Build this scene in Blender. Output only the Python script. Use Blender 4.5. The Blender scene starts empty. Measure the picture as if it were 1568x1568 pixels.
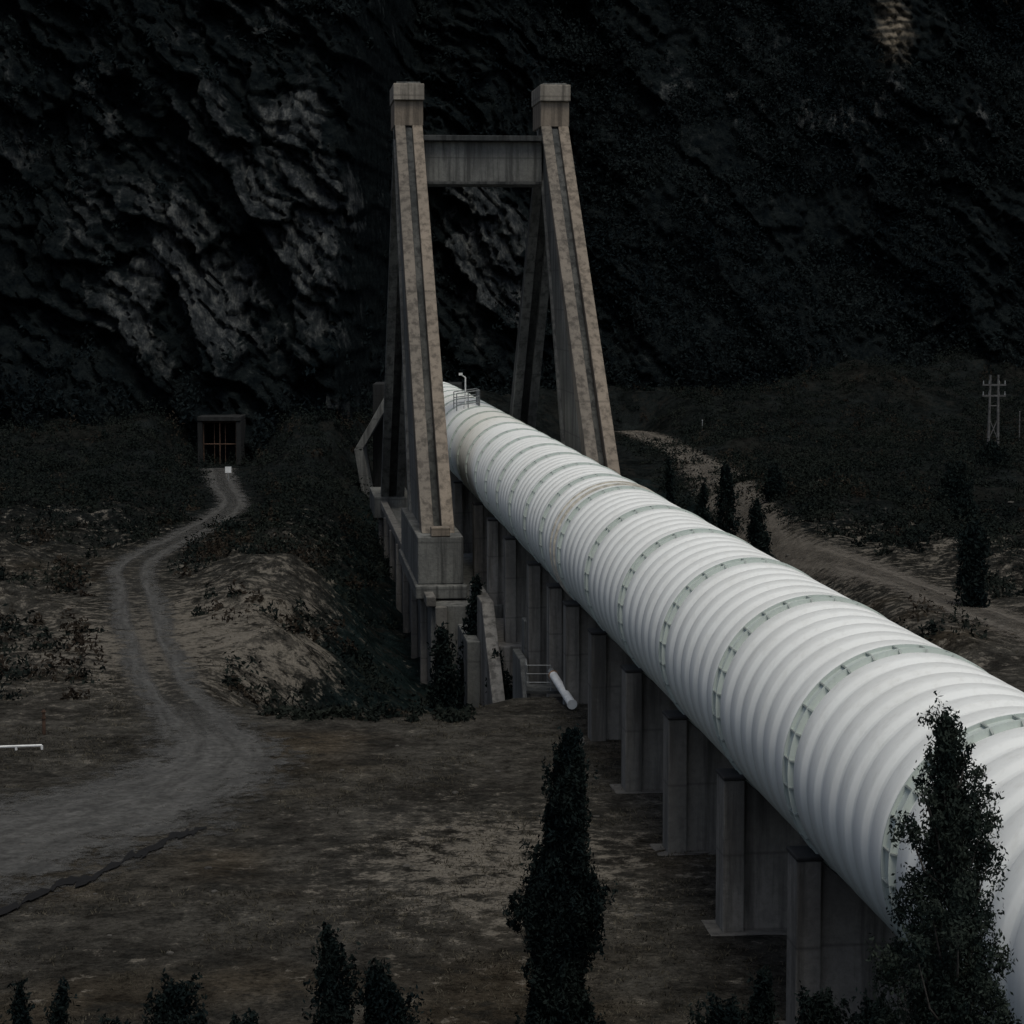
import bpy, math, numpy as np
from mathutils import Vector
rng=np.random.default_rng(7)
scene=bpy.context.scene
COL=scene.collection

# ------------------------------------------------------------------ noise
def _h(ix,iy,iz,seed):
    n=(ix.astype(np.int64)*374761393+iy.astype(np.int64)*668265263+iz.astype(np.int64)*1274126177+seed*97531)&0xffffffff
    n=((n^(n>>13))*1274126177)&0xffffffff
    n=n^(n>>16)
    return (n&0xffffff)/float(0xffffff)*2-1
def vn(x,y,z,seed=0):
    x,y,z=np.broadcast_arrays(np.asarray(x,float),np.asarray(y,float),np.asarray(z,float))
    ix,iy,iz=np.floor(x),np.floor(y),np.floor(z)
    fx,fy,fz=x-ix,y-iy,z-iz
    fx=fx*fx*(3-2*fx);fy=fy*fy*(3-2*fy);fz=fz*fz*(3-2*fz)
    r=0
    for a in (0,1):
        wx=fx if a else 1-fx
        for b in (0,1):
            wy=fy if b else 1-fy
            for c in (0,1):
                wz=fz if c else 1-fz
                r=r+wx*wy*wz*_h(ix+a,iy+b,iz+c,seed)
    return r
def fbm(x,y,z,o=4,seed=0):
    s=0;a=1;t=0
    for i in range(o):
        s=s+a*vn(x*2**i,y*2**i,z*2**i,seed+i*13);t+=a;a*=.5
    return s/t
def ridged(x,y,z,o=4,seed=0):
    s=0;a=1;t=0
    for i in range(o):
        s=s+a*(1-2*np.abs(vn(x*2**i,y*2**i,z*2**i,seed+i*13)));t+=a;a*=.5
    return s/t
def ss(a,b,x):
    t=np.clip((x-a)/(b-a),0,1);return t*t*(3-2*t)
def cellular(x,y,seed=0):
    """blocky slabs: per-cell random value + distance to the cell border"""
    ix,iy=np.floor(x),np.floor(y);d1=np.full(x.shape,9.);d2=np.full(x.shape,9.);v=np.zeros(x.shape);gx_=np.zeros(x.shape);gy_=np.zeros(x.shape)
    z=np.zeros(x.shape)
    for a in (-1,0,1):
        for b in (-1,0,1):
            px=ix+a+.5+.45*_h(ix+a,iy+b,z,seed);py=iy+b+.5+.45*_h(ix+a,iy+b,z,seed+5)
            d=np.hypot(px-x,py-y);val=_h(ix+a,iy+b,z,seed+9)
            n=d<d1
            d2=np.where(n,d1,np.minimum(d2,d));v=np.where(n,val,v)
            gx_=np.where(n,x-px,gx_);gy_=np.where(n,y-py,gy_);d1=np.where(n,d,d1)
    return v,d2-d1,gx_,gy_

# ------------------------------------------------------------------ materials
def newmat(name):
    m=bpy.data.materials.new(name);m.use_nodes=True
    nt=m.node_tree;b=nt.nodes['Principled BSDF']
    b.inputs['Specular IOR Level'].default_value=.25
    return m,nt,b
def N(nt,t,**k):
    n=nt.nodes.new(t)
    for a,v in k.items(): setattr(n,a,v)
    return n
def coords(nt,scale=(1,1,1)):
    tc=N(nt,'ShaderNodeTexCoord');mp=N(nt,'ShaderNodeMapping')
    mp.inputs['Scale'].default_value=scale
    nt.links.new(tc.outputs['Object'],mp.inputs['Vector']);return mp.outputs['Vector']
def noise(nt,vec,scale,detail=4,rough=.6):
    n=N(nt,'ShaderNodeTexNoise');n.inputs['Scale'].default_value=scale
    n.inputs['Detail'].default_value=detail;n.inputs['Roughness'].default_value=rough
    nt.links.new(vec,n.inputs['Vector']);return n.outputs['Fac']
def ramp(nt,fac,stops):
    r=N(nt,'ShaderNodeValToRGB');e=r.color_ramp.elements
    while len(e)<len(stops): e.new(.5)
    for i,(p,c) in enumerate(stops):
        e[i].position=p
        e[i].color=(c,c,c,1) if not isinstance(c,tuple) else (*c,1)
    nt.links.new(fac,r.inputs['Fac']);return r.outputs['Color']
def mix(nt,f,a,b,mode='MIX'):
    m=N(nt,'ShaderNodeMix',data_type='RGBA',blend_type=mode)
    for s,v in (('Factor',f),('A',a),('B',b)):
        i=[q for q in m.inputs if q.name==s and (q.type=='RGBA' or s=='Factor')][0]
        if isinstance(v,(int,float)): i.default_value=v
        elif isinstance(v,tuple): i.default_value=(*v,1)
        else: nt.links.new(v,i)
    return [o for o in m.outputs if o.type=='RGBA'][0]
def bump(nt,b,h,strength,dist):
    n=N(nt,'ShaderNodeBump');n.inputs['Strength'].default_value=strength;n.inputs['Distance'].default_value=dist
    nt.links.new(h,n.inputs['Height']);nt.links.new(n.outputs['Normal'],b.inputs['Normal'])

def concrete(name,light,dark,joint=2.4,blot=(.34,.66),spk=.4):
    m,nt,b=newmat(name)
    v=coords(nt,(1,.6,.6));vs=coords(nt,(1.8,1.8,.12))
    n1=noise(nt,v,.45,4,.55);n2=noise(nt,vs,1.3,5,.65);n3=noise(nt,coords(nt),5,3,.7)
    c=mix(nt,ramp(nt,n1,[(blot[0],0.),(blot[1],1.)]),dark,light)
    c=mix(nt,ramp(nt,n2,[(.38,.8),(.54,0.)]),c,tuple(q*.4 for q in dark))
    c=mix(nt,ramp(nt,n3,[(.3,spk),(.6,0.)]),c,tuple(q*.6 for q in dark))
    tc=N(nt,'ShaderNodeTexCoord');sp=N(nt,'ShaderNodeSeparateXYZ');nt.links.new(tc.outputs['Object'],sp.inputs[0])
    d=N(nt,'ShaderNodeMath',operation='DIVIDE');d.inputs[1].default_value=joint;nt.links.new(sp.outputs['Z'],d.inputs[0])
    f=N(nt,'ShaderNodeMath',operation='FRACT');nt.links.new(d.outputs[0],f.inputs[0])
    j=ramp(nt,f.outputs[0],[(0,.55),(.03,0.),(.97,0.),(1,.55)])
    c=mix(nt,j,c,tuple(q*.4 for q in dark))
    nt.links.new(c,b.inputs['Base Color']);b.inputs['Roughness'].default_value=.92
    bump(nt,b,n3,.5,.06);return m
M_conc=concrete('weathered_concrete',(.165,.166,.152),(.090,.092,.087))
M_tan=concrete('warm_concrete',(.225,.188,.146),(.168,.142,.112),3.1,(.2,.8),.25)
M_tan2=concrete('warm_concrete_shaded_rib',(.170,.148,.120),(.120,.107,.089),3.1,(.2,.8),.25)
M_cap=concrete('cap_concrete',(.27,.245,.205),(.17,.155,.130),3.1)
M_pier=concrete('pier_concrete',(.22,.208,.185),(.125,.120,.108),1.9)
M_dkconc=concrete('dark_concrete',(.085,.087,.082),(.032,.035,.035),2.2)  # darker tone, used in the leg grooves and along the beam edges
M_dim=concrete('very_dark_concrete',(.026,.027,.026),(.012,.013,.013),2.2)  # near-black tone for the gate surround and the portal wall

def simple(name,col,rough=.8,metal=0,var=.3,scale=3):
    m,nt,b=newmat(name)
    n=noise(nt,coords(nt),scale,4,.6)
    c=mix(nt,ramp(nt,n,[(.35,0.),(.65,1.)]),tuple(q*(1-var) for q in col),tuple(q*(1+var*.4) for q in col))
    nt.links.new(c,b.inputs['Base Color']);b.inputs['Roughness'].default_value=rough;b.inputs['Metallic'].default_value=metal
    return m
def pipemat(name,col,dirt,amt):
    m,nt,b=newmat(name)
    n1=noise(nt,coords(nt,(1,.5,1)),.6,4,.6);n2=noise(nt,coords(nt,(3,3,.5)),1.5,4,.7);n3=noise(nt,coords(nt),9,2,.6)
    c=mix(nt,ramp(nt,n1,[(.4,0.),(.7,amt*.4)]),col,dirt)
    c=mix(nt,ramp(nt,n2,[(.50,0.),(.75,amt)]),c,dirt)
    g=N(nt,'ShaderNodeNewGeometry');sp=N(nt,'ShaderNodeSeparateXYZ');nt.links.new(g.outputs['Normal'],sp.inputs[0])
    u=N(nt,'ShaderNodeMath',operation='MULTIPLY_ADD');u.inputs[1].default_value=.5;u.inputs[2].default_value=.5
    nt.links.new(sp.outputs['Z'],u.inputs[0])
    c=mix(nt,ramp(nt,u.outputs[0],[(.15,.75),(.55,0.)]),c,(.21,.275,.25))  # underside shading mixed into the paint colour as normals turn down
    nt.links.new(c,b.inputs['Base Color']);b.inputs['Roughness'].default_value=.48
    b.inputs['Specular IOR Level'].default_value=.4
    bump(nt,b,n3,.12,.01);return m
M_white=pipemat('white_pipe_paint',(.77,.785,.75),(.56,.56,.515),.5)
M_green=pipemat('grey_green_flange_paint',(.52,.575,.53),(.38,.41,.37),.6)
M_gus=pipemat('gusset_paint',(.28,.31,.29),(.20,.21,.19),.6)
M_joint=simple('weathered_joint_steel',(.50,.47,.40),.7,0,.35,4)
M_steel=simple('galvanised_steel',(.22,.23,.23),.6,.2)
M_dark=simple('dark_steel',(.03,.03,.03),.7)
M_rust=simple('rusty_steel',(.075,.045,.03),.85,0,.5)
M_black=simple('tunnel_dark',(.004,.004,.005),1)
M_orange=simple('faded_orange_paint',(.30,.16,.08),.6)
M_wpaint=simple('white_painted_metal',(.68,.69,.67),.5,0,.15)
M_wood=simple('weathered_pole_wood',(.09,.09,.088),.85,0,.4)
M_bark=simple('bark',(.075,.068,.058),.95,0,.5,12)

def foliage(name,a,b_,scale=1.2):
    m,nt,b=newmat(name)
    n=noise(nt,coords(nt),scale,2,.6)
    c=mix(nt,ramp(nt,n,[(.35,0.),(.65,1.)]),a,b_)
    nt.links.new(c,b.inputs['Base Color']);b.inputs['Roughness'].default_value=1
    b.inputs['Specular IOR Level'].default_value=.0
    return m
M_cyp=foliage('cypress_foliage',(.0065,.0105,.0110),(.0125,.0172,.0155))
M_cyp2=foliage('cypress_foliage_open',(.010,.0155,.0142),(.031,.039,.031),2.5)
M_shrub=foliage('shrub_foliage',(.0080,.0114,.0108),(.0165,.0198,.0162),.3)
M_rshrub=foliage('brown_shrub',(.020,.016,.0125),(.032,.0265,.020),.3)
M_forest=foliage('forest_foliage',(.0060,.0092,.0108),(.0125,.0168,.0170),.08)
M_grass=foliage('dry_grass_blades',(.033,.030,.022),(.085,.077,.058),.5)

# ------------------------------------------------------------------ mesh builder
def quadmesh(name,V,F,mats,midx=None,smooth=False):
    me=bpy.data.meshes.new(name);V=np.asarray(V,np.float32);F=np.asarray(F,np.int32);k=F.shape[1]
    me.vertices.add(len(V));me.vertices.foreach_set('co',V.ravel())
    me.loops.add(F.size);me.loops.foreach_set('vertex_index',F.ravel())
    me.polygons.add(len(F));me.polygons.foreach_set('loop_start',np.arange(len(F),dtype=np.int32)*k)
    for m in mats: me.materials.append(m)
    if midx is not None: me.polygons.foreach_set('material_index',np.asarray(midx,np.int32))
    me.polygons.foreach_set('use_smooth',np.full(len(F),smooth))
    me.update(calc_edges=True);me.validate()
    o=bpy.data.objects.new(name,me);COL.objects.link(o);return o

AX,AK=12.95,-.1004
PZ=5.52
DIR=np.array([-.0999,.995,0]);NR=np.array([.995,.0999,0])
def pf(s,t,z): return (AX+AK*s+t*NR[0], s+t*NR[1], z)

class MB:
    def __init__(s): s.v=[];s.f=[];s.m=[]
    def hexa(s,p,m=0):
        b=len(s.v);s.v+=[tuple(q) for q in p]
        for f in ((0,3,2,1),(4,5,6,7),(0,1,5,4),(1,2,6,5),(2,3,7,6),(3,0,4,7)):
            s.f.append([b+i for i in f]);s.m.append(m)
    def fbox(s,s0,s1,t0,t1,z0,z1,m=0):
        s.hexa([pf(s0,t0,z0),pf(s0,t1,z0),pf(s1,t1,z0),pf(s1,t0,z0),pf(s0,t0,z1),pf(s0,t1,z1),pf(s1,t1,z1),pf(s1,t0,z1)],m)
    def box(s,x0,x1,y0,y1,z0,z1,m=0):
        s.hexa([(x0,y0,z0),(x1,y0,z0),(x1,y1,z0),(x0,y1,z0),(x0,y0,z1),(x1,y0,z1),(x1,y1,z1),(x0,y1,z1)],m)
    def fquad(s,q,t0,t1,m=0):
        s.hexa([pf(a,t0,z) for a,z in q]+[pf(a,t1,z) for a,z in q],m)
    def tube(s,a,b,r,r2=None,n=8,m=0,cap=True):
        a=Vector(a);b=Vector(b);r2=r if r2 is None else r2
        d=(b-a).normalized();u=d.orthogonal().normalized();w=d.cross(u)
        k=len(s.v)
        for c,rr in ((a,r),(b,r2)):
            for i in range(n):
                q=2*math.pi*i/n;s.v.append(tuple(c+u*math.cos(q)*rr+w*math.sin(q)*rr))
        for i in range(n):
            j=(i+1)%n;s.f.append([k+i,k+j,k+n+j,k+n+i]);s.m.append(m)
        if cap:
            s.f.append([k+i for i in range(n)][::-1]);s.m.append(m)
            s.f.append([k+n+i for i in range(n)]);s.m.append(m)
    def build(s,name,mats,bevel=0,parent=None):
        me=bpy.data.meshes.new(name);me.from_pydata(s.v,[],s.f)
        for m in mats: me.materials.append(m)
        for p,i in zip(me.polygons,s.m): p.material_index=i
        import bmesh
        bm=bmesh.new();bm.from_mesh(me);bmesh.ops.recalc_face_normals(bm,faces=bm.faces);bm.to_mesh(me);bm.free()
        o=bpy.data.objects.new(name,me);COL.objects.link(o)
        if bevel:
            bv=o.modifiers.new('bevel','BEVEL');bv.width=bevel;bv.segments=2;bv.limit_method='ANGLE'
        if parent: o.parent=parent
        return o
def empty(name):
    o=bpy.data.objects.new(name,None);COL.objects.link(o);return o

# ------------------------------------------------------------------ terrain function
roadL=np.array([(-20,55,6.2),(-15.2,62.4,5.6),(-11.6,68.2,4.3),(-9.9,74.5,3.1),(-11.2,80.8,2.2),(-13.2,87.5,1.8),(-15.2,96,1.7),(-17.1,105,1.7),(-19.6,118,1.7),(-21.2,126.5,1.7),(-21.5,133,1.6),(-20.9,143,1.5),(-20.2,160,1.5),(-20.9,170,1.5),(-23.2,183,1.6),(-25.9,201,1.7)])
roadR=np.array([(29,70,1.8),(25.3,92,1.9),(23.5,103.9,1.9),(21.1,119.1,1.9),(18.7,135,1.9),(17.2,148,1.9),(17.6,168,2.1),(17.4,203,2.5),(15,243,2.7),(13,256,2.2)])
def smoothline(P,n=12):
    out=[]
    for i in range(len(P)-1):
        p0=P[max(i-1,0)];p1=P[i];p2=P[i+1];p3=P[min(i+2,len(P)-1)]
        for k in range(n):
            t=k/n
            out.append(.5*((2*p1)+(-p0+p2)*t+(2*p0-5*p1+4*p2-p3)*t*t+(-p0+3*p1-3*p2+p3)*t**3))
    out.append(P[-1]);return np.array(out)
RL=smoothline(roadL);RR=smoothline(roadR)
def dist_line(x,y,L):
    d=np.full(np.shape(x),1e9)
    for q in L: d=np.minimum(d,np.hypot(x-q[0],y-q[1])-q[2])
    return d
def gully(x,y):
    edge=83.0+.8*fbm(x*.25,0*x,0*x+3,3,5)+ss(-3,1,x)*3.5
    left=-11.6-.045*(y-82)+1.6*fbm(y*.12,0*x,0*x,3,9)
    g=ss(0,7,y-edge)*(1-ss(175,215,y))*ss(0,8.5,x-left)*(1-ss(11,20,x))
    return g
def mbase(x):
    x=np.asarray(x,float)
    return 209+ss(-17,-11,x)*38+ss(-4,10,x)*18+ss(10,60,x)*14-ss(-30,-80,x)*18+ss(60,200,x)*-20
def H(x,y):
    x=np.asarray(x,float);y=np.asarray(y,float)
    h=.10*fbm(x*.22,y*.22,0*x,4,1)+.04*fbm(x*1.3,y*1.3,0*x,3,2)
    far=ss(84,105,y)
    offroad=np.clip(np.minimum(dist_line(x,y,RL[::2]),dist_line(x,y,RR[::2]))/4,0,1)
    h=h+far*offroad*(1.6*fbm(x*.09,y*.09,0*x,4,3)+.6*fbm(x*.5,y*.5,0*x,3,4)+.25)
    h=h-5.6*gully(x,y)*(1+.15*fbm(x*.3,y*.3,0*x,3,8))
    h=h+13.2*(1-ss(2,30,y+.35*np.maximum(x-4,0)))*(1-.2*ss(3,20,x))
    d=y-mbase(x)
    h=h+ss(-70,5,d)*ss(22,45,x)*2.2+ss(-26,4,d)*4.0*offroad*(1+.4*fbm(x*.15,y*.15,0*x,3,15))*ss(2.5,7,np.hypot(x+26,(y-203)*.6))
    return h

def axis(parts):
    o=[]
    for a,b,st in parts: o.append(np.arange(a,b,st))
    return np.concatenate(o)
gx=np.concatenate([[-2500,-1500,-800,-400,-250],axis([(-180,-60,6),(-60,-30,1.2),(-30,30,.38),(30,70,1.),(70,190,6)]),[250,400,800,1500,2500]])
gy=np.concatenate([[-2500,-1200,-500,-200,-100],axis([(-50,36,2.),(36,92,.38),(92,150,.7),(150,290,1.2),(290,420,8)]),[600,1200,2500]])
GX,GY=np.meshgrid(gx,gy);GZ=H(GX,GY)
V=np.stack([GX,GY,GZ],-1).reshape(-1,3)
ny,nx=GX.shape
i=np.arange(ny-1)[:,None]*nx+np.arange(nx-1)[None,:]
F=np.stack([i,i+1,i+nx+1,i+nx],-1).reshape(-1,4)

m,nt,b=newmat('dry_ground');M_ground=m
at=N(nt,'ShaderNodeAttribute',attribute_name='tint')
v=coords(nt)
n1=noise(nt,v,.28,4,.7);n2=noise(nt,v,1.3,5,.78);n3=noise(nt,v,7,3,.7)
c=mix(nt,1.0,at.outputs['Color'],ramp(nt,n1,[(.36,.42),(.64,1.)]),'MULTIPLY')
c=mix(nt,1.0,c,ramp(nt,n2,[(.34,.3),(.5,.75),(.66,1.)]),'MULTIPLY')
sandm=N(nt,'ShaderNodeAttribute',attribute_name='sand')
th=N(nt,'ShaderNodeMath',operation='MULTIPLY_ADD');th.inputs[1].default_value=.22;nt.links.new(sandm.outputs['Fac'],th.inputs[0]);nt.links.new(n2,th.inputs[2])
c=mix(nt,ramp(nt,th.outputs[0],[(.60,0.),(.69,.85)]),c,(.158,.143,.118))
n4=noise(nt,v,.75,4,.7)
dkf=N(nt,'ShaderNodeMath',operation='MULTIPLY');nt.links.new(ramp(nt,n4,[(.39,1.),(.47,0.)]),dkf.inputs[0]);dkf.inputs[1].default_value=.65
c=mix(nt,dkf.outputs[0],c,(.018,.018,.016))
c=mix(nt,1.0,c,ramp(nt,n3,[(.3,.5),(.55,1.)]),'MULTIPLY')
nt.links.new(c,b.inputs['Base Color']);b.inputs['Roughness'].default_value=1;b.inputs['Specular IOR Level'].default_value=.0
bump(nt,b,n2,.9,.35)
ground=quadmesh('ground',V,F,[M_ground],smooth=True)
x,y=GX.ravel(),GY.ravel()
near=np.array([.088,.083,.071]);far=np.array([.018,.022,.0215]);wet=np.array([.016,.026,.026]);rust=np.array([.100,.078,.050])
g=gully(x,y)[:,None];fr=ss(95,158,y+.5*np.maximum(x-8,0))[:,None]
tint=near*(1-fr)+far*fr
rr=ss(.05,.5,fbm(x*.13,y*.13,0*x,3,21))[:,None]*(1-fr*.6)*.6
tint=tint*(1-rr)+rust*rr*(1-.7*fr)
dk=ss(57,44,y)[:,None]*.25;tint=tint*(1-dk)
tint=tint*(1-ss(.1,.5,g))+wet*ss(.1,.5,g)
sand=np.exp(-((x+.3)/4.2)**2-((y-61)/6.5)**2)*.95+.75*np.exp(-((x+14)/7)**2-((y-101)/15)**2)+.25*np.exp(-((x-20)/8)**2-((y-135)/30)**2)+.3*ss(80,100,y)-.9*ss(145,180,y)
sand*=1-ss(.25,.6,g[:,0])
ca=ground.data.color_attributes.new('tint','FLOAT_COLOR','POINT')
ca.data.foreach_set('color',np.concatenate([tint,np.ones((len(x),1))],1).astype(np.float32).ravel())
fa=ground.data.attributes.new('sand','FLOAT','POINT');fa.data.foreach_set('value',sand.astype(np.float32))

def road(name,L,lift,light,dark,rutamt=1.):
    m,nt,b=newmat(name+'_surface')
    uv=N(nt,'ShaderNodeAttribute',attribute_name='across');rt=N(nt,'ShaderNodeAttribute',attribute_name='rut')
    v=coords(nt);n1=noise(nt,v,.9,6,.8);n2=noise(nt,v,4,3,.7)
    al_=N(nt,'ShaderNodeAttribute',attribute_name='along')
    cb=N(nt,'ShaderNodeCombineXYZ');nt.links.new(uv.outputs['Fac'],cb.inputs[0]);nt.links.new(al_.outputs['Fac'],cb.inputs[1])
    mp=N(nt,'ShaderNodeMapping');mp.inputs['Scale'].default_value=(6,.25,1);nt.links.new(cb.outputs[0],mp.inputs['Vector'])
    n5=noise(nt,mp.outputs[0],1.2,4,.65)
    c=mix(nt,ramp(nt,n1,[(.35,0.),(.65,1.)]),dark,light)
    c=mix(nt,1.0,c,ramp(nt,n5,[(.35,.66),(.6,1.)]),'MULTIPLY')
    ab=N(nt,'ShaderNodeMath',operation='ABSOLUTE');nt.links.new(uv.outputs['Fac'],ab.inputs[0])
    c=mix(nt,1.0,c,ramp(nt,n2,[(.3,.6),(.6,1.)]),'MULTIPLY')
    nt.links.new(c,b.inputs['Base Color']);b.inputs['Roughness'].default_value=1;b.inputs['Specular IOR Level'].default_value=.0
    a=N(nt,'ShaderNodeMath',operation='MULTIPLY_ADD');a.inputs[1].default_value=3.2;nt.links.new(n1,a.inputs[0]);nt.links.new(ab.outputs[0],a.inputs[2])
    s=N(nt,'ShaderNodeMapRange');s.inputs['From Min'].default_value=2.1;s.inputs['From Max'].default_value=2.6
    s.inputs['To Min'].default_value=.9;s.inputs['To Max'].default_value=0;nt.links.new(a.outputs[0],s.inputs['Value'])
    mr=N(nt,'ShaderNodeMapRange');mr.inputs['From Min'].default_value=1.0;mr.inputs['From Max'].default_value=1.3;mr.inputs['To Min'].default_value=1;mr.inputs['To Max'].default_value=0;nt.links.new(ab.outputs[0],mr.inputs['Value'])
    rm=ramp(nt,ab.outputs[0],[(0,.12),(.20,.2),(.36,1.),(.72,1.),(.97,.1)])
    rf=N(nt,'ShaderNodeMath',operation='MULTIPLY');rf.inputs[1].default_value=rutamt;nt.links.new(rt.outputs['Fac'],rf.inputs[0])
    one=mix(nt,rf.outputs[0],(1.,1.,1.),rm)
    al=N(nt,'ShaderNodeMath',operation='MULTIPLY');nt.links.new(s.outputs[0],al.inputs[0]);nt.links.new(one,al.inputs[1])
    al2=N(nt,'ShaderNodeMath',operation='MULTIPLY');nt.links.new(al.outputs[0],al2.inputs[0]);nt.links.new(mr.outputs[0],al2.inputs[1])
    nt.links.new(al2.outputs[0],b.inputs['Alpha']);bump(nt,b,n2,.5,.08)
    na=25;P=L[:,:2];T=np.gradient(P,axis=0);T/=np.linalg.norm(T,axis=1)[:,None];Nn=np.stack([T[:,1],-T[:,0]],1)
    tt=np.linspace(0,len(P)-1,len(P)*4);ii=np.arange(len(P))
    Pr=np.stack([np.interp(tt,ii,P[:,k]) for k in (0,1)],1);Nr=np.stack([np.interp(tt,ii,Nn[:,k]) for k in (0,1)],1);w=np.interp(tt,ii,L[:,2])
    w=w*(1+.18*fbm(Pr[:,1]*.15,0*w,0*w,3,77))
    a_=np.linspace(-1.3,1.3,na)
    XY=Pr[:,None,:]+Nr[:,None,:]*(a_[None,:,None]*w[:,None,None])
    Z=H(XY[...,0],XY[...,1])+lift
    VV=np.concatenate([XY,Z[...,None]],-1).reshape(-1,3);n=len(Pr)
    i=np.arange(n-1)[:,None]*na+np.arange(na-1)[None,:]
    FF=np.stack([i,i+1,i+na+1,i+na],-1).reshape(-1,4)
    o=quadmesh(name,VV,FF,[m],smooth=True)
    f=o.data.attributes.new('across','FLOAT','POINT');f.data.foreach_set('value',np.tile(a_,n).astype(np.float32))
    f=o.data.attributes.new('along','FLOAT','POINT');f.data.foreach_set('value',np.repeat(np.concatenate([[0],np.cumsum(np.linalg.norm(np.diff(Pr,axis=0),axis=1))]),na).astype(np.float32))
    f=o.data.attributes.new('rut','FLOAT','POINT');f.data.foreach_set('value',np.repeat(ss(76,88,Pr[:,1])*(1-.5*ss(120,150,Pr[:,1])),na).astype(np.float32));return o
road('gravel_road',RL,.035,(.128,.127,.119),(.073,.073,.070))
road('dirt_road',RR,.04,(.175,.160,.136),(.105,.096,.083),.6)

P=smoothline(np.array([(-13.6,55,0.),(-12.8,56,0),(-11.9,58.2,0),(-11.1,59.2,0),(-10.4,61.6,0),(-10.07,62.4,0),(-9.34,64.3,0),(-9.0,64.9,0)]),10)
vv=[];ff=[]
for k,q in enumerate(P):
    w=(.05+.07*abs(math.sin(k*.7))+.04*math.sin(k*2.3))*(1 if k<len(P)-3 else .3);jx=.10*math.sin(k*1.1)+.06*math.sin(k*2.9);jy=.25*math.sin(k*.37)+.12*math.sin(k*1.7)
    for a in (-1,-.3,.3,1):
        X=q[0]+jx;Y=q[1]+jy+a*w*4.5
        vv.append((X,Y,float(H(X,Y))+.06))
for k in range(len(P)-1):
    for a in range(3): ff.append((k*4+a,k*4+a+1,k*4+5+a,k*4+4+a))
quadmesh('erosion_ditch',vv,ff,[simple('dark_soil',(.007,.007,.007),1)])  # near-black strip laid flat over the ground along the ditch line

# ------------------------------------------------------------------ mountain
mx=axis([(-900,-150,30),(-150,-62,2.5),(-62,75,.30),(75,170,2.5),(170,900,30)])
mz=axis([(-4,60,.30),(60,230,5)])
MX,MZ=np.meshgrid(mx,mz)
def mount(X,Z,full=False):
    base=mbase(X)+Z*.52+5.5*ss(0,60,Z)*fbm(X*.03,Z*.03,0*X,3,31)*2
    wx=X+2.2*fbm(X*.12,Z*.12,0*X,3,35);wz=Z+2.2*fbm(X*.12,Z*.12,0*X+7,3,36)
    u=wx*.8+wz*.6;w=-wx*.6+wz*.8
    big=ridged(u*.045,w*.020,0*X,3,41)*6.0
    med=ridged(u*.17,w*.06,0*X+2,4,44)*2.2
    c1,e1,g1x,g1y=cellular(u*.32+.35*fbm(X*.5,Z*.5,0*X,3,51),w*.13+.12*fbm(X*.4,Z*.4,0*X+4,3,53),3)
    c2,e2,g2x,g2y=cellular(u*1.0+.4*fbm(X*1.1,Z*1.1,0*X,2,52),w*.42,8)
    slab=1.4*c1-2.1*g1x*(.6+c1)-1.3*g1y+.6*c2-1.0*g2x
    crag=fbm(wx*1.2,wz*1.2,0*X+9,3,49)*.6
    calm=1-.7*ss(4,22,X)*(1-ss(38,52,X)*.6)
    dd=(big+(med+slab)*calm+crag)
    r=base-dd*ss(-3,9,Z)
    if full: return r,c1,e1,c2,e2
    return r
MY,c1,e1,c2,e2=mount(MX,MZ,True)
ny,nx=MX.shape
V=np.stack([MX,MY,MZ],-1).reshape(-1,3)
i=np.arange(ny-1)[:,None]*nx+np.arange(nx-1)[None,:]
F=np.stack([i,i+1,i+nx+1,i+nx],-1).reshape(-1,4)
m,nt,b=newmat('mountain_rock_and_scrub')
at=N(nt,'ShaderNodeAttribute',attribute_name='rock')
v=coords(nt);vd=N(nt,'ShaderNodeMapping');vd.inputs['Rotation'].default_value=(0,math.radians(37),0);vd.inputs['Scale'].default_value=(1,.4,.22)
tc=N(nt,'ShaderNodeTexCoord');nt.links.new(tc.outputs['Object'],vd.inputs['Vector'])
n1=noise(nt,vd.outputs[0],.40,3,.7);n2=noise(nt,v,.7,6,.76);n3=noise(nt,vd.outputs[0],1.3,5,.74)
s1=N(nt,'ShaderNodeMath',operation='MULTIPLY_ADD');s1.inputs[1].default_value=.7;nt.links.new(at.outputs['Fac'],s1.inputs[0]);nt.links.new(n1,s1.inputs[2])
s2=N(nt,'ShaderNodeMath',operation='MULTIPLY_ADD');s2.inputs[1].default_value=.6;nt.links.new(n2,s2.inputs[0]);nt.links.new(s1.outputs[0],s2.inputs[2])
mr=N(nt,'ShaderNodeMapRange');mr.inputs['From Min'].default_value=.94;mr.inputs['From Max'].default_value=1.38;nt.links.new(s2.outputs[0],mr.inputs['Value'])
veg=mix(nt,ramp(nt,n2,[(.38,0.),(.62,1.)]),(.0045,.0068,.0082),(.0145,.0185,.0188))  # distant haze put into the scrub colour as a bluish lift
rock=ramp(nt,n3,[(.34,(.013,.016,.018)),(.5,(.040,.045,.047)),(.66,(.125,.130,.124))])
c=mix(nt,ramp(nt,mr.outputs[0],[(.05,0.),(.3,.45),(.7,1.)]),veg,rock)
tanm=N(nt,'ShaderNodeAttribute',attribute_name='tan')
wv=N(nt,'ShaderNodeTexWave',bands_direction='Z');wv.inputs['Scale'].default_value=.3;wv.inputs['Distortion'].default_value=9;wv.inputs['Detail'].default_value=3;wv.inputs['Detail Scale'].default_value=.7;nt.links.new(v,wv.inputs['Vector'])
tcx=mix(nt,wv.outputs['Fac'],(.05,.047,.040),(.25,.215,.165))
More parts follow.
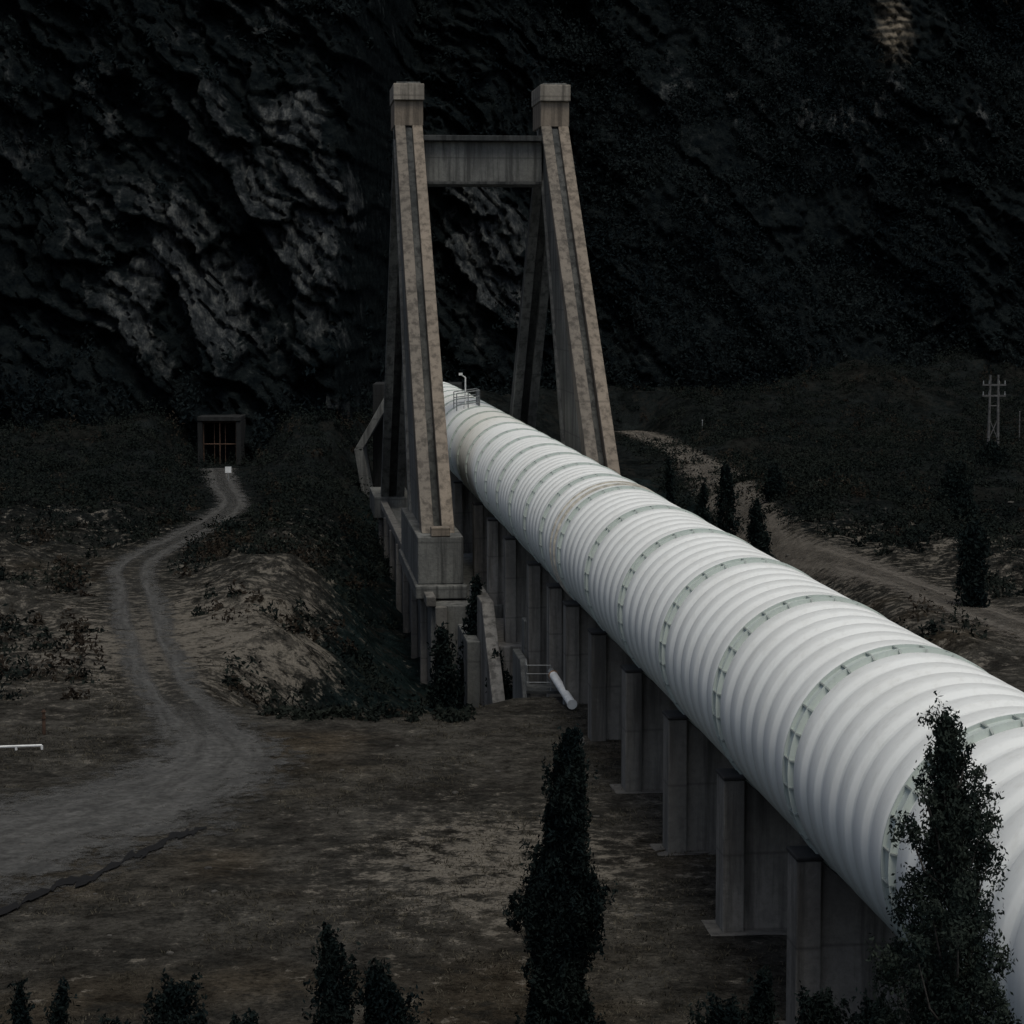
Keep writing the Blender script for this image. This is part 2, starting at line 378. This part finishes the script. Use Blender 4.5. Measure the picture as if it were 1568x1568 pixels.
tf=N(nt,'ShaderNodeMath',operation='MULTIPLY');nt.links.new(tanm.outputs['Fac'],tf.inputs[0]);nt.links.new(ramp(nt,n2,[(.32,0.),(.46,1.)]),tf.inputs[1])
c=mix(nt,tf.outputs[0],c,tcx)
nt.links.new(c,b.inputs['Base Color']);b.inputs['Roughness'].default_value=1;b.inputs['Specular IOR Level'].default_value=.0
bump(nt,b,n2,1,1.2)
mountain=quadmesh('mountain',V,F,[m],smooth=True)
X,Z=MX.ravel(),MZ.ravel()
def blob(cx,cz,rx,rz,a,rot=0):
    c_,s_=math.cos(rot),math.sin(rot);dx,dz=X-cx,Z-cz
    p=(dx*c_+dz*s_)/rx;q=(-dx*s_+dz*c_)/rz
    return a*np.exp(-(p*p+q*q))
rk=(blob(-27,22,13,15,.40)+blob(-34.5,13.5,3.4,3.6,.6)+blob(-28,14,6.5,1.5,.9,-.7)+blob(-29,18,5,1.2,.45,-.7)+blob(-21,33,2.8,2.4,.85,-.6)+blob(-18.5,22,3.5,7,.5)
    +blob(-17,5,2.2,1.,.7,-.4)+blob(-2.7,21,4.6,8,.85)+blob(56.5,36.5,4,3,.7)+blob(43,37,5,2.5,.5)+blob(20,41,2,3,.45)+blob(49,50,6,7,.35)+blob(-24,44,8,4,.28)
    +blob(30,38,18,14,.16)+blob(2,14,2.,4,.4)+blob(-42,30,6,8,.25))
gate_=np.minimum(rk*2.5,1)
rk=rk*(.8+.6*fbm(X*.25,Z*.25,0*X,3,61))+gate_*(.28*c1.ravel()+.16*c2.ravel()-.35*(e1.ravel()<.07)-.12*(e2.ravel()<.08))
fa=mountain.data.attributes.new('rock','FLOAT','POINT');fa.data.foreach_set('value',rk.astype(np.float32))
tn=np.clip(1.7*(blob(48.5,49,2.6,4.4,1.)+blob(66,54,2,3,.6))-.40+.6*fbm(X*.5,Z*.5,0*X,3,66),0,1)
tn*=np.clip(blob(48.5,49,6,9,1)+blob(66,54,5,6,1),0,1)
fa=mountain.data.attributes.new('tan','FLOAT','POINT');fa.data.foreach_set('value',tn.astype(np.float32))

# ------------------------------------------------------------------ leaf clouds
def leaves(C,size,up=.0):
    n=len(C);a=rng.normal(size=(n,3));a[:,2]+=up;a/=np.linalg.norm(a,axis=1)[:,None]
    r=rng.normal(size=(n,3));bb=np.cross(a,r);bb/=np.linalg.norm(bb,axis=1)[:,None]
    s=np.broadcast_to(size,(n,))[:,None]*rng.uniform(.6,1.3,(n,1))
    P=np.stack([C-a*s,C+bb*s*.42,C+a*s,C-bb*s*.42],1).reshape(-1,3)
    return P,np.arange(4*n).reshape(-1,4)
def scatter_clumps(name,pts,rad,hgt,nl,ls,mats,mi=None):
    n=len(pts);d=rng.normal(size=(n,nl,3));d/=np.linalg.norm(d,axis=2)[...,None]
    rr=rng.uniform(.3,1,(n,nl,1))**.6*(1+.35*np.sin(d[...,:1]*5+rng.uniform(0,6,(n,1,1))))
    d[...,2]=np.abs(d[...,2])
    C=pts[:,None,:]+d*rr*np.stack([rad,rad,hgt],-1)[:,None,:]
    P,Fq=leaves(C.reshape(-1,3),np.repeat(ls*np.ones(n),nl),.3)
    mm=None if mi is None else np.repeat(mi,nl)
    return quadmesh(name,P,Fq,mats,mm)

n=2400
fx=rng.uniform(-75,95,n);fz=rng.uniform(-1,62,n)
fx=np.concatenate([fx,rng.uniform(3,95,4600),rng.uniform(-60,95,1100)]);fz=np.concatenate([fz,rng.uniform(-1,60,4600),rng.uniform(-1,6,1100)])
X,Z=fx,fz
msk=(blob(-27,22,13,16,1.0)+blob(-34,13,5,5,1)+blob(-21,33,4,4,1)+blob(-18.5,22,5,8,.7)+blob(-2.7,21,5,8.5,1.6)+blob(48.5,49,4,6,1.8)+blob(56.5,36.5,4.5,3.5,1.2)+blob(-26,1,3,5,1.5))
keep=(rng.uniform(size=len(fx))>msk)&(fbm(fx*.12,fz*.12,0*fx,3,71)>-.3)
fx,fz=fx[keep],fz[keep];fy=mount(fx,fz)
r=rng.uniform(.5,1.6,len(fx))
scatter_clumps('distant_forest',np.stack([fx,fy,fz-.6],-1),r,r*rng.uniform(1.,2.6,len(fx)),52,.27,[M_forest])

def land(n,x0,x1,y0,y1,cond):
    x=rng.uniform(x0,x1,n);y=rng.uniform(y0,y1,n);k=cond(x,y)
    x,y=x[k],y[k];return np.stack([x,y,H(x,y)-.15],-1)
offr=lambda x,y:(dist_line(x,y,RL[::3])>.9)&(dist_line(x,y,RR[::3])>.9)&(np.hypot(x+26,y-199)>4)
A=land(3200,-60,-8,86,226,lambda x,y:offr(x,y)&(fbm(x*.1,y*.1,0*x,3,81)>.06-.5*ss(135,170,y))&(mbase(x)>y-6))
A2=land(500,-24,-9,100,165,lambda x,y:offr(x,y)&(fbm(x*.15,y*.12,0*x,3,83)>.0))
B=land(4800,8,75,98,290,lambda x,y:offr(x,y)&(x>16-.02*y)&(fbm(x*.1,y*.08,0*x,3,84)>-.04-.7*ss(135,175,y)))
B2=land(1300,8,32,100,190,lambda x,y:offr(x,y)&(x>AX+AK*y+5.6)&(fbm(x*.2,y*.12,0*x,3,86)>-.02))
C_=land(420,-13,12,88,200,lambda x,y:(gully(x,y)>.4)&(np.abs(x-(AX+AK*y))>6)&(fbm(x*.2,y*.2,0*x,3,85)>.05))
G_=land(200,-9,10,88,116,lambda x,y:(gully(x,y)>.5))
D_=land(200,-40,-20,62,86,lambda x,y:offr(x,y)&(fbm(x*.1,y*.1,0*x,2,87)>.1))
E_=land(120,-9,-1.5,81.5,84,lambda x,y:x>-99)
pts=np.concatenate([A,A2,B,B2,C_,G_,D_,E_]);r=rng.uniform(.3,1.15,len(pts))*np.where(pts[:,1]>165,1.45,1)*np.where(pts[:,1]<84,.35,1)
mi=(rng.uniform(size=len(pts))<np.where((pts[:,0]<-9)&(pts[:,1]<140),.4,.06)).astype(int)
scatter_clumps('shrubs',pts,r,r*rng.uniform(.7,1.4,len(pts)),90,.13,[M_shrub,M_rshrub],mi)

T=land(22000,-24,12,43,95,lambda x,y:(dist_line(x,y,RL[::3])>.0)&(fbm(x*.35,y*.35,0*x,3,91)>-.05)&(gully(x,y)<.3))
T2=land(6000,-40,36,95,140,lambda x,y:offr(x,y)&(gully(x,y)<.3))
T=np.concatenate([T,T2]);n=len(T);k=5
base=np.repeat(T,k,0)+rng.normal(size=(n*k,3))*[.09,.09,0]+[0,0,.13]
lean=rng.normal(size=(n*k,3))*[.06,.06,0];h=rng.uniform(.03,.12,(n*k,1));sd=rng.normal(size=(n*k,3))*[1,1,0];sd/=np.linalg.norm(sd,axis=1)[:,None]
P=np.stack([base-sd*.02,base+sd*.02,base+lean+[0,0,1]*h],1).reshape(-1,3)
quadmesh('dry_grass',P,np.arange(len(P)).reshape(-1,3),[M_grass])

# ------------------------------------------------------------------ pipeline
FL=[46.9+7.85*k for k in range(-6,6)]+[92.2,98.3,104.8,111.0,117.2,123.4,129.6,135.8,142,148.2,154.4,160.6,166.8,173,179.2,185.4,191.6]
prof=[]
R=2.46
gus=MB()
for a,bn in zip(FL[:-1],FL[1:]):
    prof+=[(a-.26,R,1),(a-.26,R+.14,1),(a-.22,R+.14,1),(a-.22,R+.07,1),(a+.22,R+.07,1),(a+.22,R+.14,1),(a+.26,R+.14,0),(a+.26,R,0)]
    L=bn-a-.52;nr=max(4,round(L/1.22));p=L/nr
    for j in range(nr):
        c0=a+.26+p*(j+.5)
        if j==1 and abs(a-86.15)<4 :
            prof+=[(c0-.5,R,2),(c0-.5,R+.14,2),(c0-.42,R+.14,0),(c0-.42,R+.10,0),(c0+.38,R+.10,2),(c0+.38,R+.16,2),(c0+.46,R+.16,0),(c0+.46,R,0)];continue
        prof+=[(c0-.41*p,R,0),(c0-.37*p,R+.010,0),(c0-.28*p,R+.080,0),(c0-.21*p,R+.100,0),(c0+.21*p,R+.100,0),(c0+.28*p,R+.080,0),(c0+.37*p,R+.010,0),(c0+.41*p,R,0)]
    for q in range(28):
        th=2*math.pi*(q+.5)/28
        er=np.array([NR[0]*math.cos(th),NR[1]*math.cos(th),math.sin(th)]);et=np.array([-NR[0]*math.sin(th),-NR[1]*math.sin(th),math.cos(th)])
        for s0,s1 in ((a-.35,a-.262),(a-.218,a+.218)):
            def P_(s,rr,w): return np.array([AX+AK*s,s,PZ])+er*rr+et*w
            top=R+.13;q2=top if s0>a-.26 else R+.05
            gus.hexa([P_(s0,R-.02,-.018),P_(s0,R-.02,.018),P_(s1,R-.02,.018),P_(s1,R-.02,-.018),P_(s0,q2,-.018),P_(s0,q2,.018),P_(s1,top,.018),P_(s1,top,-.018)])
seg=144;th=np.linspace(0,2*np.pi,seg,endpoint=False)
S=np.array([p[0] for p in prof]);RRr=np.array([p[1] for p in prof])
cx=AX+AK*S
V=np.stack([cx[:,None]+RRr[:,None]*np.cos(th)*NR[0],S[:,None]+RRr[:,None]*np.cos(th)*NR[1],PZ+RRr[:,None]*np.sin(th)],-1).reshape(-1,3)
i=np.arange(len(S)-1)[:,None]*seg+np.arange(seg)[None,:];j=np.arange(len(S)-1)[:,None]*seg+(np.arange(seg)[None,:]+1)%seg
F=np.stack([i,j,j+seg,i+seg],-1).reshape(-1,4)
mi=np.repeat([p[2] for p in prof[:-1]],seg)
pipe=empty('pipeline')
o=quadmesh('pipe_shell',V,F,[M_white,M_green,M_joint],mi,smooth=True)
try: o.data.set_sharp_from_angle(angle=math.radians(40))
except Exception as e: print(e)
o.parent=pipe
gus.build('stiffener_gussets',[M_gus],parent=pipe)

# ------------------------------------------------------------------ piers
def pier(s,zb,foot=True):
    e=MB();zc=PZ
    tt=[-1.90]+list(np.linspace(-1.8,1.8,18))+[1.90]
    ztop=lambda t: zc-math.sqrt(max(2.62**2-t*t,0))
    for a,b2 in zip(tt[:-1],tt[1:]):
        za,zb2=ztop(a),ztop(b2);s0,s1=s-.28,s+.28
        e.hexa([pf(s0,a,zb),pf(s0,b2,zb),pf(s1,b2,zb),pf(s1,a,zb),pf(s0,a,za),pf(s0,b2,zb2),pf(s1,b2,zb2),pf(s1,a,za)],0)
    e2=MB()
    for sg in (-1,1):
        t0,t1=sorted((sg*1.90,sg*2.42))
        e2.fbox(s-.46,s+.46,t0,t1,zb,3.74,0)
        e2.fbox(s-.50,s+.50,t0-.03,t1+.03,3.74,3.84,1)
    if foot: e2.fbox(s-.7,s+.7,-2.75,2.75,zb-.2,zb+.26,0)
    p=empty('pier')
    e.build('saddle_wall',[M_pier],parent=p)
    e2.build('posts',[M_pier,M_dark,M_green],bevel=.03,parent=p)
for s in [31.2,39.05,46.9,54.75,62.6,70.45,78.3]: pier(s,-.25)
for s in [85.4]: pier(s,-2)
for s in [90.7,98.3,108.6,117.6,126.4]: pier(s,-7,False)
for s in [141,156,171,186]: pier(s,-1,False)

# ------------------------------------------------------------------ tower
tower=empty('bridge_tower')
def leg(sign):
    c=4.68*sign-.04;t0,t1=c-.88,c+.88
    e=MB()
    def L(z,o):
        f=(z-2.7)/(26.3-2.7);return 121.2+f*26.7+o*(1-.80*f)
    def strip(o0,o1,ta,tb,z0=2.7,z1=26.3,m=0):
        e.fquad([(L(z0,o0),z0),(L(z0,o1),z0),(L(z1,o1),z1),(L(z1,o0),z1)],ta,tb,m)
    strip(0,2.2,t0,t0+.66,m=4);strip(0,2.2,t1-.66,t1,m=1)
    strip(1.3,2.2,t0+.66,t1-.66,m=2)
    strip(2.2,12.4,t0+.16,t1-.16,m=0)
    strip(12.4,13.2,t0,t1,m=0)
    def B(z,o):
        f=(z+1.2)/(26.3+1.2);return 177.5-f*26.2-o*(1-.5*f)
    def bst(o0,o1,ta,tb,m=0):
        z0,z1=-1.2,26.3;e.fquad([(B(z0,o1),z0),(B(z0,o0),z0),(B(z1,o0),z1),(B(z1,o1),z1)],ta,tb,m)
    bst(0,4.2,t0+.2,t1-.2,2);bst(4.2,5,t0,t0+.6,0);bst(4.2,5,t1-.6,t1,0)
    e.fbox(147.6,152.2,t0-.04,t1+.04,26.0,27.6,1)
    e.fbox(147.35,152.5,t0-.10,t1+.10,27.603,28.65,3)
    e.fbox(147.75,152.2,t0+.1,t1-.1,28.65,28.78,0)
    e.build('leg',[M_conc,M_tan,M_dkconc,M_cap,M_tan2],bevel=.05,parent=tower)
leg(-1);leg(1)
e=MB();e.fbox(147.6,150.8,-3.9,3.8,22.5,25.05,0);e.fbox(147.1,151.2,-3.88,3.78,25.05,25.4,1)
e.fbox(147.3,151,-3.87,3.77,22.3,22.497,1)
e.build('cross_beam',[M_conc,M_dkconc],bevel=.04,parent=tower)
e=MB()
for sg in (-1,1):
    c=4.68*sg-.04;w=1.2
    e.fbox(119.4,136,c-w,c+w,.2,2.7,0)
    e.fbox(118.8,136.3,c-w-.15,c+w+.15,-.5,.197,0)
    e.fbox(119.38,120.2,c-.5,c+.5,2.703,3.2,1)
    e.fbox(171,180,c-1.4,c+1.4,-1.4,.2,0)
e.build('plinths',[M_conc,M_tan],bevel=.06,parent=tower)

ab=empty('abutment')
e=MB()
e.fbox(117,182,-5.4,5.4,-9,-.6,0)
e.fbox(116.6,182,-5.65,-5.15,-.6,-.1,1)
for k in range(7): e.fbox(120+8.6*k,120.7+8.6*k,-5.75,-5.4,-9,-.6,1)
for t in (-5.2,-3.2,-1.2,1): e.fbox(116.5,117,t,t+.6,-9,-.6,1)
e.build('retaining_walls',[M_conc,M_pier],bevel=.05,parent=ab)
e=MB()
e.fquad([(96.5,-8),(116.5,-8),(116.5,.6),(109.5,.6)],-3.45,-2.85,0)
e.fquad([(96.5,-8),(116.5,-8),(116.5,.6),(109.5,.6)],2.85,3.45,0)
e.fquad([(89.5,-8),(100,-8),(100,-.2),(97,-.2)],-2.9,-2.56,1)
e.fbox(107,116.5,-2.85,2.85,-8,-1.2,0)
e.fbox(98.8,100,-2.5,2.5,-8,1.2,1)
e.fbox(110,116,-4.1,-3.45,-8,-1.4,1)
e.build('wing_walls',[M_pier,M_conc],bevel=.05,parent=ab)

e=MB()
def strut(p,q,w,d,m=0):
    (x0,z0),(x1,z1)=p,q;dx,dz=x1-x0,z1-z0;l=math.hypot(dx,dz);nx_,nz=-dz/l*w/2,dx/l*w/2;y0=193
    e.hexa([(x0+nx_,y0,z0+nz),(x0-nx_,y0,z0-nz),(x0-nx_,y0+d,z0-nz),(x0+nx_,y0+d,z0+nz),(x1+nx_,y0,z1+nz),(x1-nx_,y0,z1-nz),(x1-nx_,y0+d,z1-nz),(x1+nx_,y0+d,z1+nz)],m)
strut((-9.9,7.6),(-13.0,2.2),.6,5,0);strut((-13.0,2.3),(-11.6,-6),.75,5,0)
e.box(-12.0,-4.4,197,202,-6,7.6,1)
e.build('tunnel_portal',[M_conc,M_dim],bevel=.05)

gate=empty('tunnel_gate')
gx0,gyy=-26.3,205.0;gz=float(H(gx0,203))-.2
e=MB()
e.box(gx0-1.95,gx0-1.5,gyy,gyy+9,gz,gz+4.2,0);e.box(gx0+1.5,gx0+1.95,gyy,gyy+9,gz,gz+4.2,0);e.box(gx0-1.95,gx0+1.95,gyy-.1,gyy+9,gz+4.2,gz+4.6,0)
e.box(gx0-1.5,gx0+1.5,gyy+3,gyy+4,gz,gz+4.2,1)
e.build('surround',[M_dim,M_black],bevel=.05,parent=gate)
e=MB()
for k in (-3,-1,0,1,3): e.tube((gx0+k*.49,gyy+.5,gz),(gx0+k*.49,gyy+.5,gz+4.2),.06 if k in(0,-3,3) else .025,n=6)
for z in (.1,2.1,4.1): e.tube((gx0-1.5,gyy+.5,gz+z),(gx0+1.5,gyy+.5,gz+z),.06,n=6)
e.build('gate_bars',[M_rust],parent=gate)

# ------------------------------------------------------------------ small things
def railing(name,pts,h,mat,nr=3,r=.03,posts=1.1):
    e=MB()
    for a,b2 in zip(pts[:-1],pts[1:]):
        a=Vector(a);b2=Vector(b2);n=max(1,round((b2-a).length/posts))
        for k in range(n+1):
            p=a.lerp(b2,k/n);e.tube(p,p+Vector((0,0,h)),r,n=6)
        for k in range(1,nr+1):
            z=Vector((0,0,h*k/nr));e.tube(a+z,b2+z,r,n=6)
    return e.build(name,[mat])
railing('access_railing',[pf(149,-1.6,7.75),pf(149,-.1,7.95),pf(151.5,-.1,7.95),pf(151.5,-1.6,7.75)],1.15,M_steel,3,.035,.85)
e=MB();p=pf(150,-.95,7.9);e.tube(p,(p[0],p[1],p[2]+2.0),.05,n=8);e.tube((p[0],p[1],p[2]+2.0),(p[0]-.3,p[1]-.2,p[2]+2.2),.04,n=6);e.box(p[0]-.42,p[0]-.18,p[1]-.4,p[1],p[2]+2.15,p[2]+2.3,0)
e.tube((p[0],p[1],p[2]-.1),(p[0],p[1],p[2]+.12),.14,n=8)
e.build('lamp_post',[M_wpaint])
zt=1.35
e=MB();e.box(.55,2.3,87.2,88.8,zt-1.35,zt-1.25,0);[e.tube((a,bb,-5),(a,bb,zt-1.35),.07,n=6) for a in (.65,2.2) for bb in (87.3,88.7)]
e.build('service_platform',[M_dkconc])
railing('platform_railing',[(.55,88.7,.1),(.55,87.25,.1),(1.5,87.25,.1)],1.0,M_steel,3,.02,.7)
e=MB();a=Vector((1.60,87.0,.75));b2=Vector((2.22,83.6,.25))
e.tube(a,b2,.16,n=20);e.tube(b2,b2+(b2-a).normalized()*.06,.19,n=20);e.tube(a,a+(a-b2).normalized()*.05,.19,n=20,m=1);e.tube(a-(b2-a).normalized()*.05,a-(b2-a).normalized()*.5,.13,n=16,m=2)
mid=a.lerp(b2,.6);e.tube(mid,(mid.x,mid.y,-.8),.06,n=8,m=2)
e.build('overflow_pipe',[M_wpaint,M_orange,M_steel])
def powerpole(x,y,h,w):
    e=MB();z=float(H(x,y))-.2
    for dx in (-w/2,w/2):
        e.tube((x+dx,y,z),(x+dx*.8,y,z+h),.15,.11,n=8)
    for zz in (.72,.86):
        e.box(x-w*1.2,x+w*1.2,y-.1,y+.1,z+h*zz,z+h*zz+.16,0)
        for k in (-1.1,-.5,.5,1.1):
            e.tube((x+w*k,y,z+h*zz+.16),(x+w*k,y,z+h*zz+.5),.07,.05,n=6,m=1)
    e.tube((x-w/2,y,z+h*.15),(x+w/2,y,z+h*.45),.05,n=6);e.tube((x+w/2,y,z+h*.15),(x-w/2,y,z+h*.45),.05,n=6)
    e.tube((x-w/2,y,z+h*.6),(x+w/2,y,z+h*.6),.06,n=6)
    e.build('power_pole',[M_wood,M_steel])
def powerpole_at(x,y,top,w): powerpole(x,y,top-float(H(x,y))+.2,w)
powerpole_at(46.8,222,7.5,.95)
def sign(x,y,h,w,hh,name='marker_sign',mat=None):
    z=float(H(x,y));e=MB();e.tube((x,y,z-.2),(x,y,z+h),.04,n=6)
    e.box(x-w/2,x+w/2,y-.06,y-.03,z+h-hh,z+h,1);e.box(x-w/2-.02,x+w/2+.02,y-.03,y-.01,z+h-hh-.02,z+h+.02,0)
    e.build(name,[M_steel,mat or M_wpaint])
sign(-23.4,188,1.2,.5,.5)
def post(x,y,h,mat,name):
    z=float(H(x,y));e=MB();e.tube((x,y,z-.2),(x,y,z+h),.07,.055,n=8);e.tube((x,y,z+h),(x,y,z+h+.08),.09,.05,n=8);e.tube((x,y,z+h*.7),(x,y,z+h*.76),.085,n=8)
    e.build(name,[mat])
post(-16.4,79,.8,M_rust,'marker_post');post(20.5,246,1.2,M_steel,'marker_post');post(52.0,234,3.2,M_wood,'marker_post')
railing('guard_rail',[(-17.6,76,float(H(-17.6,76))-.1),(-15.9,76.2,float(H(-15.9,76.2))-.1)],.24,M_wpaint,1,.045,.8)
def rocks(name,pts,mat):
    V=[];F=[]
    import bmesh
    bm=bmesh.new();bmesh.ops.create_icosphere(bm,subdivisions=3,radius=1);bv=np.array([v.co[:] for v in bm.verts]);bf=[[v.index for v in f.verts] for f in bm.faces];bm.free()
    for k,(x,y,r) in enumerate(pts):
        d=1+.38*fbm(bv[:,0]*1.3+k*7,bv[:,1]*1.3,bv[:,2]*1.3,3,k)
        vv=bv*d[:,None]*[r*1.3,r*.9,r*.6]+[x,y,float(H(x,y))+r*.1];b0=len(V)
        V+=vv.tolist();F+=[[i+b0 for i in f] for f in bf]
    quadmesh(name,V,F,[mat])
M_rockm=simple('dull_rock',(.075,.071,.063),.95,0,.5,2)
rp=[(rng.uniform(-24,8),rng.uniform(46,82),rng.uniform(.03,.09)) for _ in range(60)]+[(24.5,180,.45),(25.8,178,.35)]+[(rng.uniform(15,50),rng.uniform(110,220),rng.uniform(.1,.25)) for _ in range(20)]
rocks('scattered_stones',rp,M_rockm)

# ------------------------------------------------------------------ trees
def tree(name,x,y,Ht,W,nc,nl,ls,mat,prof,cr=.2,ch=.5,seed=1,fill=0.0,fpow=1.0,wild=1.0,gap=0.):
    global rng
    rng=np.random.default_rng(seed)
    z0=float(H(x,y))-.3;Ht=Ht-z0
    e=MB();bend=lambda f:(x+.12*math.sin(f*5+seed),y+.1*math.sin(f*4+seed*2))
    K=12
    for k in range(K):
        f0,f1=k/K,(k+1)/K
        e.tube((*bend(f0),z0+Ht*f0*.97),(*bend(f1),z0+Ht*f1*.97),.016*Ht*(1-f0)+.012,.016*Ht*(1-f1)+.012,n=8,cap=False)
    C=[];pitch=rng.uniform(0,6.28)
    for k in range(nc):
        f=.04+.945*((k+rng.uniform())/nc)**fpow
        rmax=W/2*prof(f);a=k*2.399+rng.uniform(-.5,.5)
        lump=.8+wild*(.22*math.sin(a*2+f*17+pitch)+.15*math.sin(a*3-f*31))
        rad=rmax*lump*(rng.uniform(.45,1.0) if gap==0 else rng.uniform(gap,1.0))
        cx_,cy_=bend(f);tip=np.array([cx_+rad*math.cos(a),cy_+rad*math.sin(a),z0+Ht*f])
        rise=.35+rad*.9;b0=bend(max(f-rise/Ht,0));st=np.array([*b0,max(z0+.3,tip[2]-rise)])
        midp=st*.5+tip*.5+np.array([rad*.16*math.cos(a),rad*.16*math.sin(a),-.08])
        e.tube(st,midp,.022,.015,n=5,cap=False);e.tube(midp,tip,.015,.006,n=5,cap=False)
        sc=(.5+.5*prof(f))*rng.uniform(.55,1.3)
        n=int(nl*sc*sc);u=rng.uniform(-1,1,n)
        env=np.sqrt(np.clip(1-u*u,0,1))*(1-.45*u)
        ang=rng.uniform(0,6.283,n);q=rng.uniform(0,1,n)**.45
        ns=10;sc_=rng.normal(size=(ns,3))*[cr*.7,cr*.7,ch*.5];pick=rng.integers(0,ns,n)
        P1=np.stack([env*q*cr*np.cos(ang),env*q*cr*np.sin(ang),u*ch],-1)*sc
        P2=sc_[pick]*sc+rng.normal(size=(n,3))*[.045,.045,.10]*(cr/.2)*sc
        w=(rng.uniform(size=n)<.3+fill*.5)[:,None]
        out=np.array([math.cos(a),math.sin(a),0])*(.3)
        PP=np.where(w,P1,P2);PP=PP+PP[:,2:3]*out*.5
        C.append(tip+PP+[0,0,ch*.15])
    if fill>0:
        n=int(nc*nl*fill);f=rng.uniform(.03,.97,n);a=rng.uniform(0,6.283,n)
        pr=np.array([prof(q) for q in f]);rad=W/2*pr*.75*np.sqrt(rng.uniform(size=n))
        bx=np.array([bend(q) for q in f])
        C.append(np.stack([bx[:,0]+rad*np.cos(a),bx[:,1]+rad*np.sin(a),z0+Ht*f],-1))
    C=np.concatenate(C);P,Fq=leaves(C,ls,.9)
    V=np.concatenate([np.array(e.v),P]);F=[list(map(int,f)) for f in e.f]
    F=np.concatenate([np.array(F),Fq+len(e.v)])
    mi=np.concatenate([np.zeros(len(e.f)),np.ones(len(Fq))])
    return quadmesh(name,V,F,[M_bark,mat],mi)
tree('poplar_tree',1.05,45,6.65,2.0,170,480,.055,M_cyp,lambda f:max(.05,min(1,(1-f)*2.0)**.75*(.84+.16*math.sin(f*16))),.2,.42,3,.55,1,1.2)
tree('cypress_tree',5.46,28,10.2,2.95,215,600,.034,M_cyp2,lambda f:max(.04,min(1,(1-f)/.36)**.95),.19,.21,5,.0,.5,1.45,.2)
sm=lambda f:max(.05,(1-f)**.6)
bl=lambda f:max(.05,(1-f)**.35)
tree('cypress_tree',-3.3,40,4.1,1.3,60,260,.055,M_cyp,sm,.17,.4,11,.5,1,1.6)
tree('cypress_tree',-2.27,40,3.3,1.7,60,260,.055,M_cyp,bl,.22,.35,12,.5,1,1.6)
for k,(xx,yy,tz,w,pr) in enumerate([(-8.7,40,3.1,.6,sm),(-8.05,40,3.0,.55,sm),(-6.2,40.5,2.95,1.6,bl),(3.7,40,2.75,1.9,bl),(5.3,39,3.2,2.1,bl),(-4.6,39,2.75,1.8,bl),(-5.5,39.5,2.6,1.5,bl),(2.6,39,2.5,1.5,bl),(-7.2,39.5,2.45,1.3,bl),(4.5,41,3.0,1.4,sm),(-1.2,38.5,2.2,1.3,bl),(6.1,37,3.6,1.8,bl)]):
    tree('cypress_tree',xx,yy,tz,w,48,220,.055,M_cyp,pr,.19,.32,13+k,.5,1,1.5)
for k,(xx,yy,tz,w) in enumerate([(15.0,160,3.4,2.2),(11.3,163,3.6,1.2),(16.2,150,1.8,1.9),(22.8,112,4.0,1.5),(13.2,158,2.2,1.3),(-1.9,112,1.4,1.9),(-3.4,109,-.6,1.6),(-.6,106,-1.5,1.4),(26,128,2.0,2.4),(19.6,170,2.2,2.0),(30,150,2.2,2.8),(14.6,133,1.3,2.1),(33,170,2.6,3.),(40,190,2.8,3.4)]):
    tree('cypress_tree',xx,yy,tz,w,40,130,.13,M_cyp,sm if k%3 else bl,.32,.6,30+k,.5,1,1.5)

# ------------------------------------------------------------------ camera, light, sky
cam=bpy.data.cameras.new('camera');co=bpy.data.objects.new('camera',cam);COL.objects.link(co)
co.location=(0,0,15.4);co.rotation_euler=(math.radians(90-5.47),0,0);cam.sensor_width=36;cam.lens=80.36;cam.clip_end=6000;cam.clip_start=.5
scene.camera=co
w=bpy.data.worlds.new('World');scene.world=w;w.use_nodes=True;nt=w.node_tree
sky=nt.nodes.new('ShaderNodeTexSky');sky.sky_type='NISHITA';sky.sun_disc=False
D=Vector((.12,-.38,.915)).normalized()
el=math.asin(D.z);az=math.atan2(D.x,D.y)
sky.sun_elevation=el;sky.sun_rotation=az;sky.dust_density=3
hs=nt.nodes.new('ShaderNodeHueSaturation');hs.inputs['Saturation'].default_value=.75
nt.links.new(sky.outputs[0],hs.inputs['Color']);nt.links.new(hs.outputs[0],nt.nodes['Background'].inputs['Color']);nt.nodes['Background'].inputs['Strength'].default_value=.095
sl=bpy.data.lights.new('sun','SUN');so=bpy.data.objects.new('sun',sl);COL.objects.link(so)
sl.energy=1.4;sl.angle=math.radians(25);sl.color=(1,.96,.86)
so.rotation_euler=D.to_track_quat('Z','Y').to_euler()
scene.view_settings.view_transform='Standard';scene.view_settings.look='None';scene.view_settings.exposure=0
